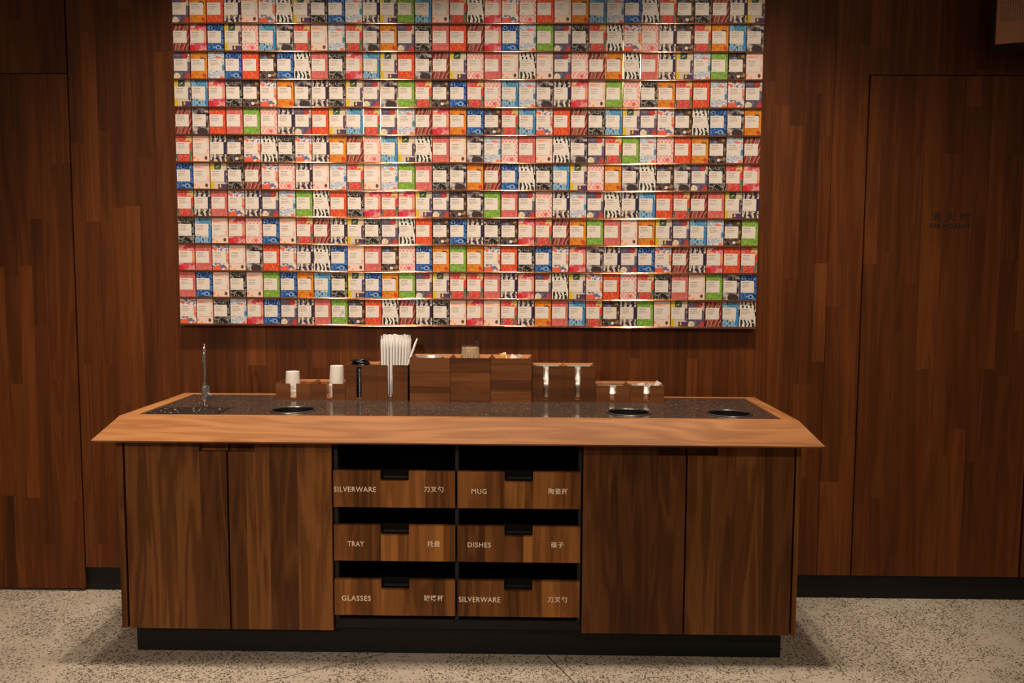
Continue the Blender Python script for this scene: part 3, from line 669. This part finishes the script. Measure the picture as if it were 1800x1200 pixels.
reg('W', 'fern', 'white with blue fern strokes and a coral spot', Card('fern', (.78, .75, .73)).line(9, .45, .035, (.075, .24, .46), 2, (.8, 1, 1.6), .8).blob(9, .60, (.10, .36, .60), 5, (.8, 1, 1.6), .6).disc(.66, .80, .20, .045, (.84, .20, .15)).disc(.84, .05, .12, .07, (.82, .22, .12)).disc(.94, .42, .07, .12, (.07, .26, .46)))
reg('M', 'garnet', 'dark garnet with radiating leaves', Card('garnet', (.165, .018, .020)).wave(20, -14, .35, (.40, .075, .07), 9, 1.5, 2).wave(26, -17, .80, (.62, .24, .20), 11, 1.5, 2).wave(13, -8, .95, (.16, .30, .08), 8, 1.5, 7))
reg('F', 'rose', 'rose pink fruit shapes', Card('rose', (.68, .075, .11)).blob(3.0, .52, (.80, .30, .30), 3, dist=.4).blob(3.4, .62, (.80, .60, .50), 6).line(6, .5, .014, (.30, .02, .03), 5, dist=.8).disc(.22, .78, .24, .04, (.78, .40, .16)).disc(.93, .5, .08, .2, (.78, .34, .15)).disc(.10, .06, .2, .16, (.66, .02, .03)))
reg('L', 'lattice', 'pale pink with white lattice lines', Card('lattice', (.80, .31, .265)).wave(30, 30, .62, (.86, .66, .60), 6, 4, 1).wave(-26, 34, .78, (.86, .70, .64), 7, 4, 4).disc(.62, .12, .12, .07, (.78, .13, .16)))
reg('C', 'sky', 'sky blue with navy strokes and a yellow wedge', Card('sky', (.24, .48, .68)).wave(0, 60, .7, (.36, .56, .72), 1.5, 3, 1).rect(.28, .80, .95, 1.1, (.10, .36, .58)).line(4, .5, .024, (.025, .045, .12), 5, (1.5, 1, .6)).disc(.62, .30, .30, .07, (.80, .70, .44)).disc(.98, .30, .15, .34, (.05, .26, .56)).blob(15, .64, (.02, .06, .2), 8))
reg('I', 'smoke', 'smoky black ink clouds', Card('smoke', (.66, .60, .56)).blob(2.3, .50, (.14, .10, .14), 2, soft=.16, detail=3).blob(2.8, .56, (.022, .016, .02), 6, soft=.08, detail=3).disc(.62, .10, .34, .14, (.05, .035, .035)).disc(.88, .76, .16, .07, (.028, .02, .03)))
reg('T', 'tropic', 'red, green and yellow brush patches', Card('tropic', (.66, .06, .065)).rect(.62, .72, 1.1, 1.1, (.72, .55, .17)).rect(-.1, .70, .26, 1.1, (.66, .17, .19)).rect(-.1, -.1, .22, .28, (.10, .12, .13)).rect(.84, -.1, 1.1, .40, (.06, .20, .13)).blob(5, .56, (.72, .13, .04), 3).blob(7, .64, (.80, .50, .42), 5).blob(16, .64, (.05, .015, .02), 7))
reg('Q', 'coral', 'coral pink with fine scribbles', Card('coral', (.68, .165, .145)).line(9, .5, .028, (.42, .075, .065), 2, dist=.8, detail=2).blob(6, .62, (.76, .24, .20), 4, soft=.08))
reg('X', 'camo', 'brown and navy building blocks', Card('camo', (.095, .052, .026)).vor(6, .0, .32, (.018, .015, .022), seed=1).vor(6, .66, .84, (.34, .20, .10), seed=1).vor(6, .84, .93, (.075, .10, .19), seed=1).disc(.60, .12, .11, .06, (.72, .66, .58)).rect(.42, .86, .58, .99, (.02, .02, .03)).disc(.36, .80, .12, .06, (.15, .19, .32)))
reg('G', 'leaf', 'bright leaf green with dark leaf veins', Card('leaf', (.225, .43, .055)).blob(4, .55, (.33, .55, .09), 7).line(4.2, .46, .022, (.07, .20, .03), 2, (1.4, 1, .8), .6).line(5.0, .56, .020, (.09, .24, .04), 5, (.8, 1, 1.4), .6))
GRID = ['NORDPSZYKBWDYGCPTZFSLRPOCWBZTXKMDY', 'MFBYLCITPWTIONKQRMFBWGNKTZSLDXTOCI', 'NOWBRXBZQKFCYRIMYLQPZPNLMOZQDYWGXP', 'YCFKXSOIDKYNIGTXBTLCWIDFPGLKOTRWSN',
        'MIRQGLDNRYCTNWMFOBXTCSRMKCYNSXZBIO', 'TPDXSZKSDOMLCYZQPIWLQPZINTGWLROXWM', 'BPYKMSLDPWTPWGQKIOMBZKCYLOIZXINKTF', 'TDQSDNWGZRKFTFYNXIGQNLDWNZDCRTMQYD',
        'KCPFLBPTMDYKNZRXBDKXFTMOGQPOYNCWXG', 'FQSPIRSDZBPQXLBOGOSRKBSFIDNBSMDFRT', 'QBPKPGBOCKYBOGNYTTQDFNZYSRLTKQPGIB', 'SPKWFBNDQGXRZMDKPFPTDOQCTXDGPYNMCZ']
assert all(len(r) == 34 for r in GRID)
NAMES = dict(N=('dusk_print', 'slate-blue'), O=('orange_print', 'burnt-orange'), R=('scarlet_print', 'scarlet'), D=('spike_print', 'indigo-spiked'), P=('blush_print', 'pale-blush'), S=('blob_print', 'blob-print'),
    Z=('zebra_print', 'zebra-striped'), Y=('patch_print', 'mustard-patched'), K=('marble_print', 'black-marbled'), B=('ocean_print', 'ocean-blue'), W=('fern_print', 'blue-fern'), M=('garnet_print', 'garnet-red'), F=('fruit_print', 'rose-pink'),
    L=('lattice_print', 'pink-lattice'), C=('sky_print', 'sky-blue'), I=('smoke_print', 'ink-smoke'), T=('tropical_print', 'red-tropical'), Q=('coral_print', 'coral-pink'), X=('block_print', 'brown-block'), G=('leaf_print', 'leaf-green'))
ORD = 'first second third fourth fifth sixth seventh eighth ninth tenth eleventh twelfth'.split()
LABEL = plain('label_card', (.80, .735, .66), .42)
def boxmesh(b, bev=0):
    bm = bmesh.new(); bm_box(bm, *b); return mesh(bm, bevel=bev)
cardm = {}
for ch in D:
    cardm[ch] = boxmesh((0, CW, 0, CD, 0, CH)); cardm[ch].materials.append(D[ch])
LU0, LU1, LV0, LV1 = .03*CW, .845*CW, .29*CH, .755*CH
labm = boxmesh((LU0, LU1, -.0006, .0002, LV0, LV1)); labm.materials.append(LABEL)
tm = text_mesh('TEAVANA', .43*CW, .0052, .015, 1.15)
prm = {}
rnd2 = random.Random(3)
for ch in D:
    bm = bmesh.new(); bm.from_mesh(tm); bmesh.ops.translate(bm, vec=(.115*CW, -.0008, .662*CH), verts=bm.verts)
    nt = len(bm.faces)
    def bar(a, b, z, h):
        f = bm.faces.new([bm.verts.new(c) for c in ((a*CW, -.0008, z*CH), (b*CW, -.0008, z*CH), (b*CW, -.0008, z*CH+h), (a*CW, -.0008, z*CH+h))]); f.material_index = 1
    x = .115
    while x < rnd2.uniform(.42, .66):
        w_ = rnd2.uniform(.03, .06); bar(x, x+w_, .575, .0042); x += w_+.018
    bar(.115, rnd2.uniform(.5, .7), .535, .0012); bar(.115, rnd2.uniform(.3, .5), .505, .0012)
    x = .115
    for q in range(3): bar(x, x+.05, .345, .0022); x += .064
    for f in bm.faces:
        if f.material_index == 0 and f.normal.y > 0: f.normal_flip()
    me = bpy.data.meshes.new('print'); bm.to_mesh(me); bm.free(); me.materials.append(PRINT); me.materials.append(PRINTL); prm[ch] = me
YC = -.034
for r in range(12):
    z = RZ0+RP*(11-r)+.0006
    for c in range(34):
        ch = GRID[r][c]
        marked = (r == 11 and c == 9)
        o = link(NAMES[ch][0]+'_tea_box', cardm[ch]); o.location = (RX0+CP*c+.0021, YC, z)
        l = link('label', labm, o); q = link('print', prm[ch], l)
        if marked:
            tag(o, 'bright green leafy tea box with a blue pen cross on its label', 'tea box')
            bm = bmesh.new(); yv = -.0011
            for a, b in (((.54, .33), (.78, .60)), ((.62, .55), (.80, .42))):
                A, Bv = Vector((a[0]*CW, yv, a[1]*CH)), Vector((b[0]*CW, yv, b[1]*CH)); nrm = (Bv-A).cross(Vector((0, 1, 0))).normalized()*.0007
                bm.faces.new([bm.verts.new(v_) for v_ in (A-nrm, Bv-nrm, Bv+nrm, A+nrm)])
            link('pen_mark', mesh(bm), l, plain('blue_pen', (.05, .07, .3), .5))
        else:
            nb = [NAMES[GRID[r][q_]][1] for q_ in (c-1, c+1) if 0 <= q_ < 34]
            where = 'between '+' and '.join(nb)+' ones' if len(nb) == 2 else "at its end beside a "+nb[0]+' one'
            tag(o, NAMES[ch][1]+' tea box on the '+ORD[11-r]+' ledge up, '+where, 'tea box', NAMES[ch][1]+' tea boxes')

# copper rack
rk = tag(thing('copper_rack', ((RX0+RX1)/2, 0, RZ0)), 'large copper wall rack of twelve ledges filled with colourful tea boxes', 'rack')
ox = (RX0+RX1)/2
bm = bmesh.new(); bm_box(bm, RX0-ox, RX1-ox, -.004, -.0005, -.006, RP*12-.004); link('back_plate', mesh(bm), rk, plain('dark_copper_plate', (.10, .045, .022), .5, .6))
rl = random.Random(11)
for r in range(12):
    bm = bmesh.new(); z0 = RP*r
    for s_ in range(17):
        a, b = RX0-ox+2*CP*s_+.0004, RX0-ox+2*CP*(s_+1)-.0004; dz = rl.uniform(-.0006, .0006); dy = rl.uniform(-.0006, .0002)
        # flat tray with a rolled front lip
        prof = [(-.004, -.0003), (-.034+dy, -.0003)]
        for i in range(13):
            t_ = math.radians(56-i*4.6); prof.append((-.0294-.0104*math.cos(t_)+dy, -.0068+.0104*math.sin(t_)+dz))
        prof += [(-.0370+dy, -.0066), (-.004, -.0030)]
        A = [bm.verts.new((a, p_[0], z0+p_[1])) for p_ in prof]; Bq = [bm.verts.new((b, p_[0], z0+p_[1])) for p_ in prof]; n_ = len(prof)
        bm.faces.new(A); bm.faces.new(Bq)
        for i in range(n_): bm.faces.new([A[i], Bq[i], Bq[(i+1) % n_], A[(i+1) % n_]])
    sh = link('ledge', mesh(bm, True), rk, COPPER)
    bm = bmesh.new()
    for c in range(35):
        x = RX0-ox+CP*c; bm_box(bm, x-.0005, x+.0005, YC+.0045, -.004, z0, z0+CH+.002)
    o = link('dividers', mesh(bm), sh, COPPER); o['kind'] = 'stuff'
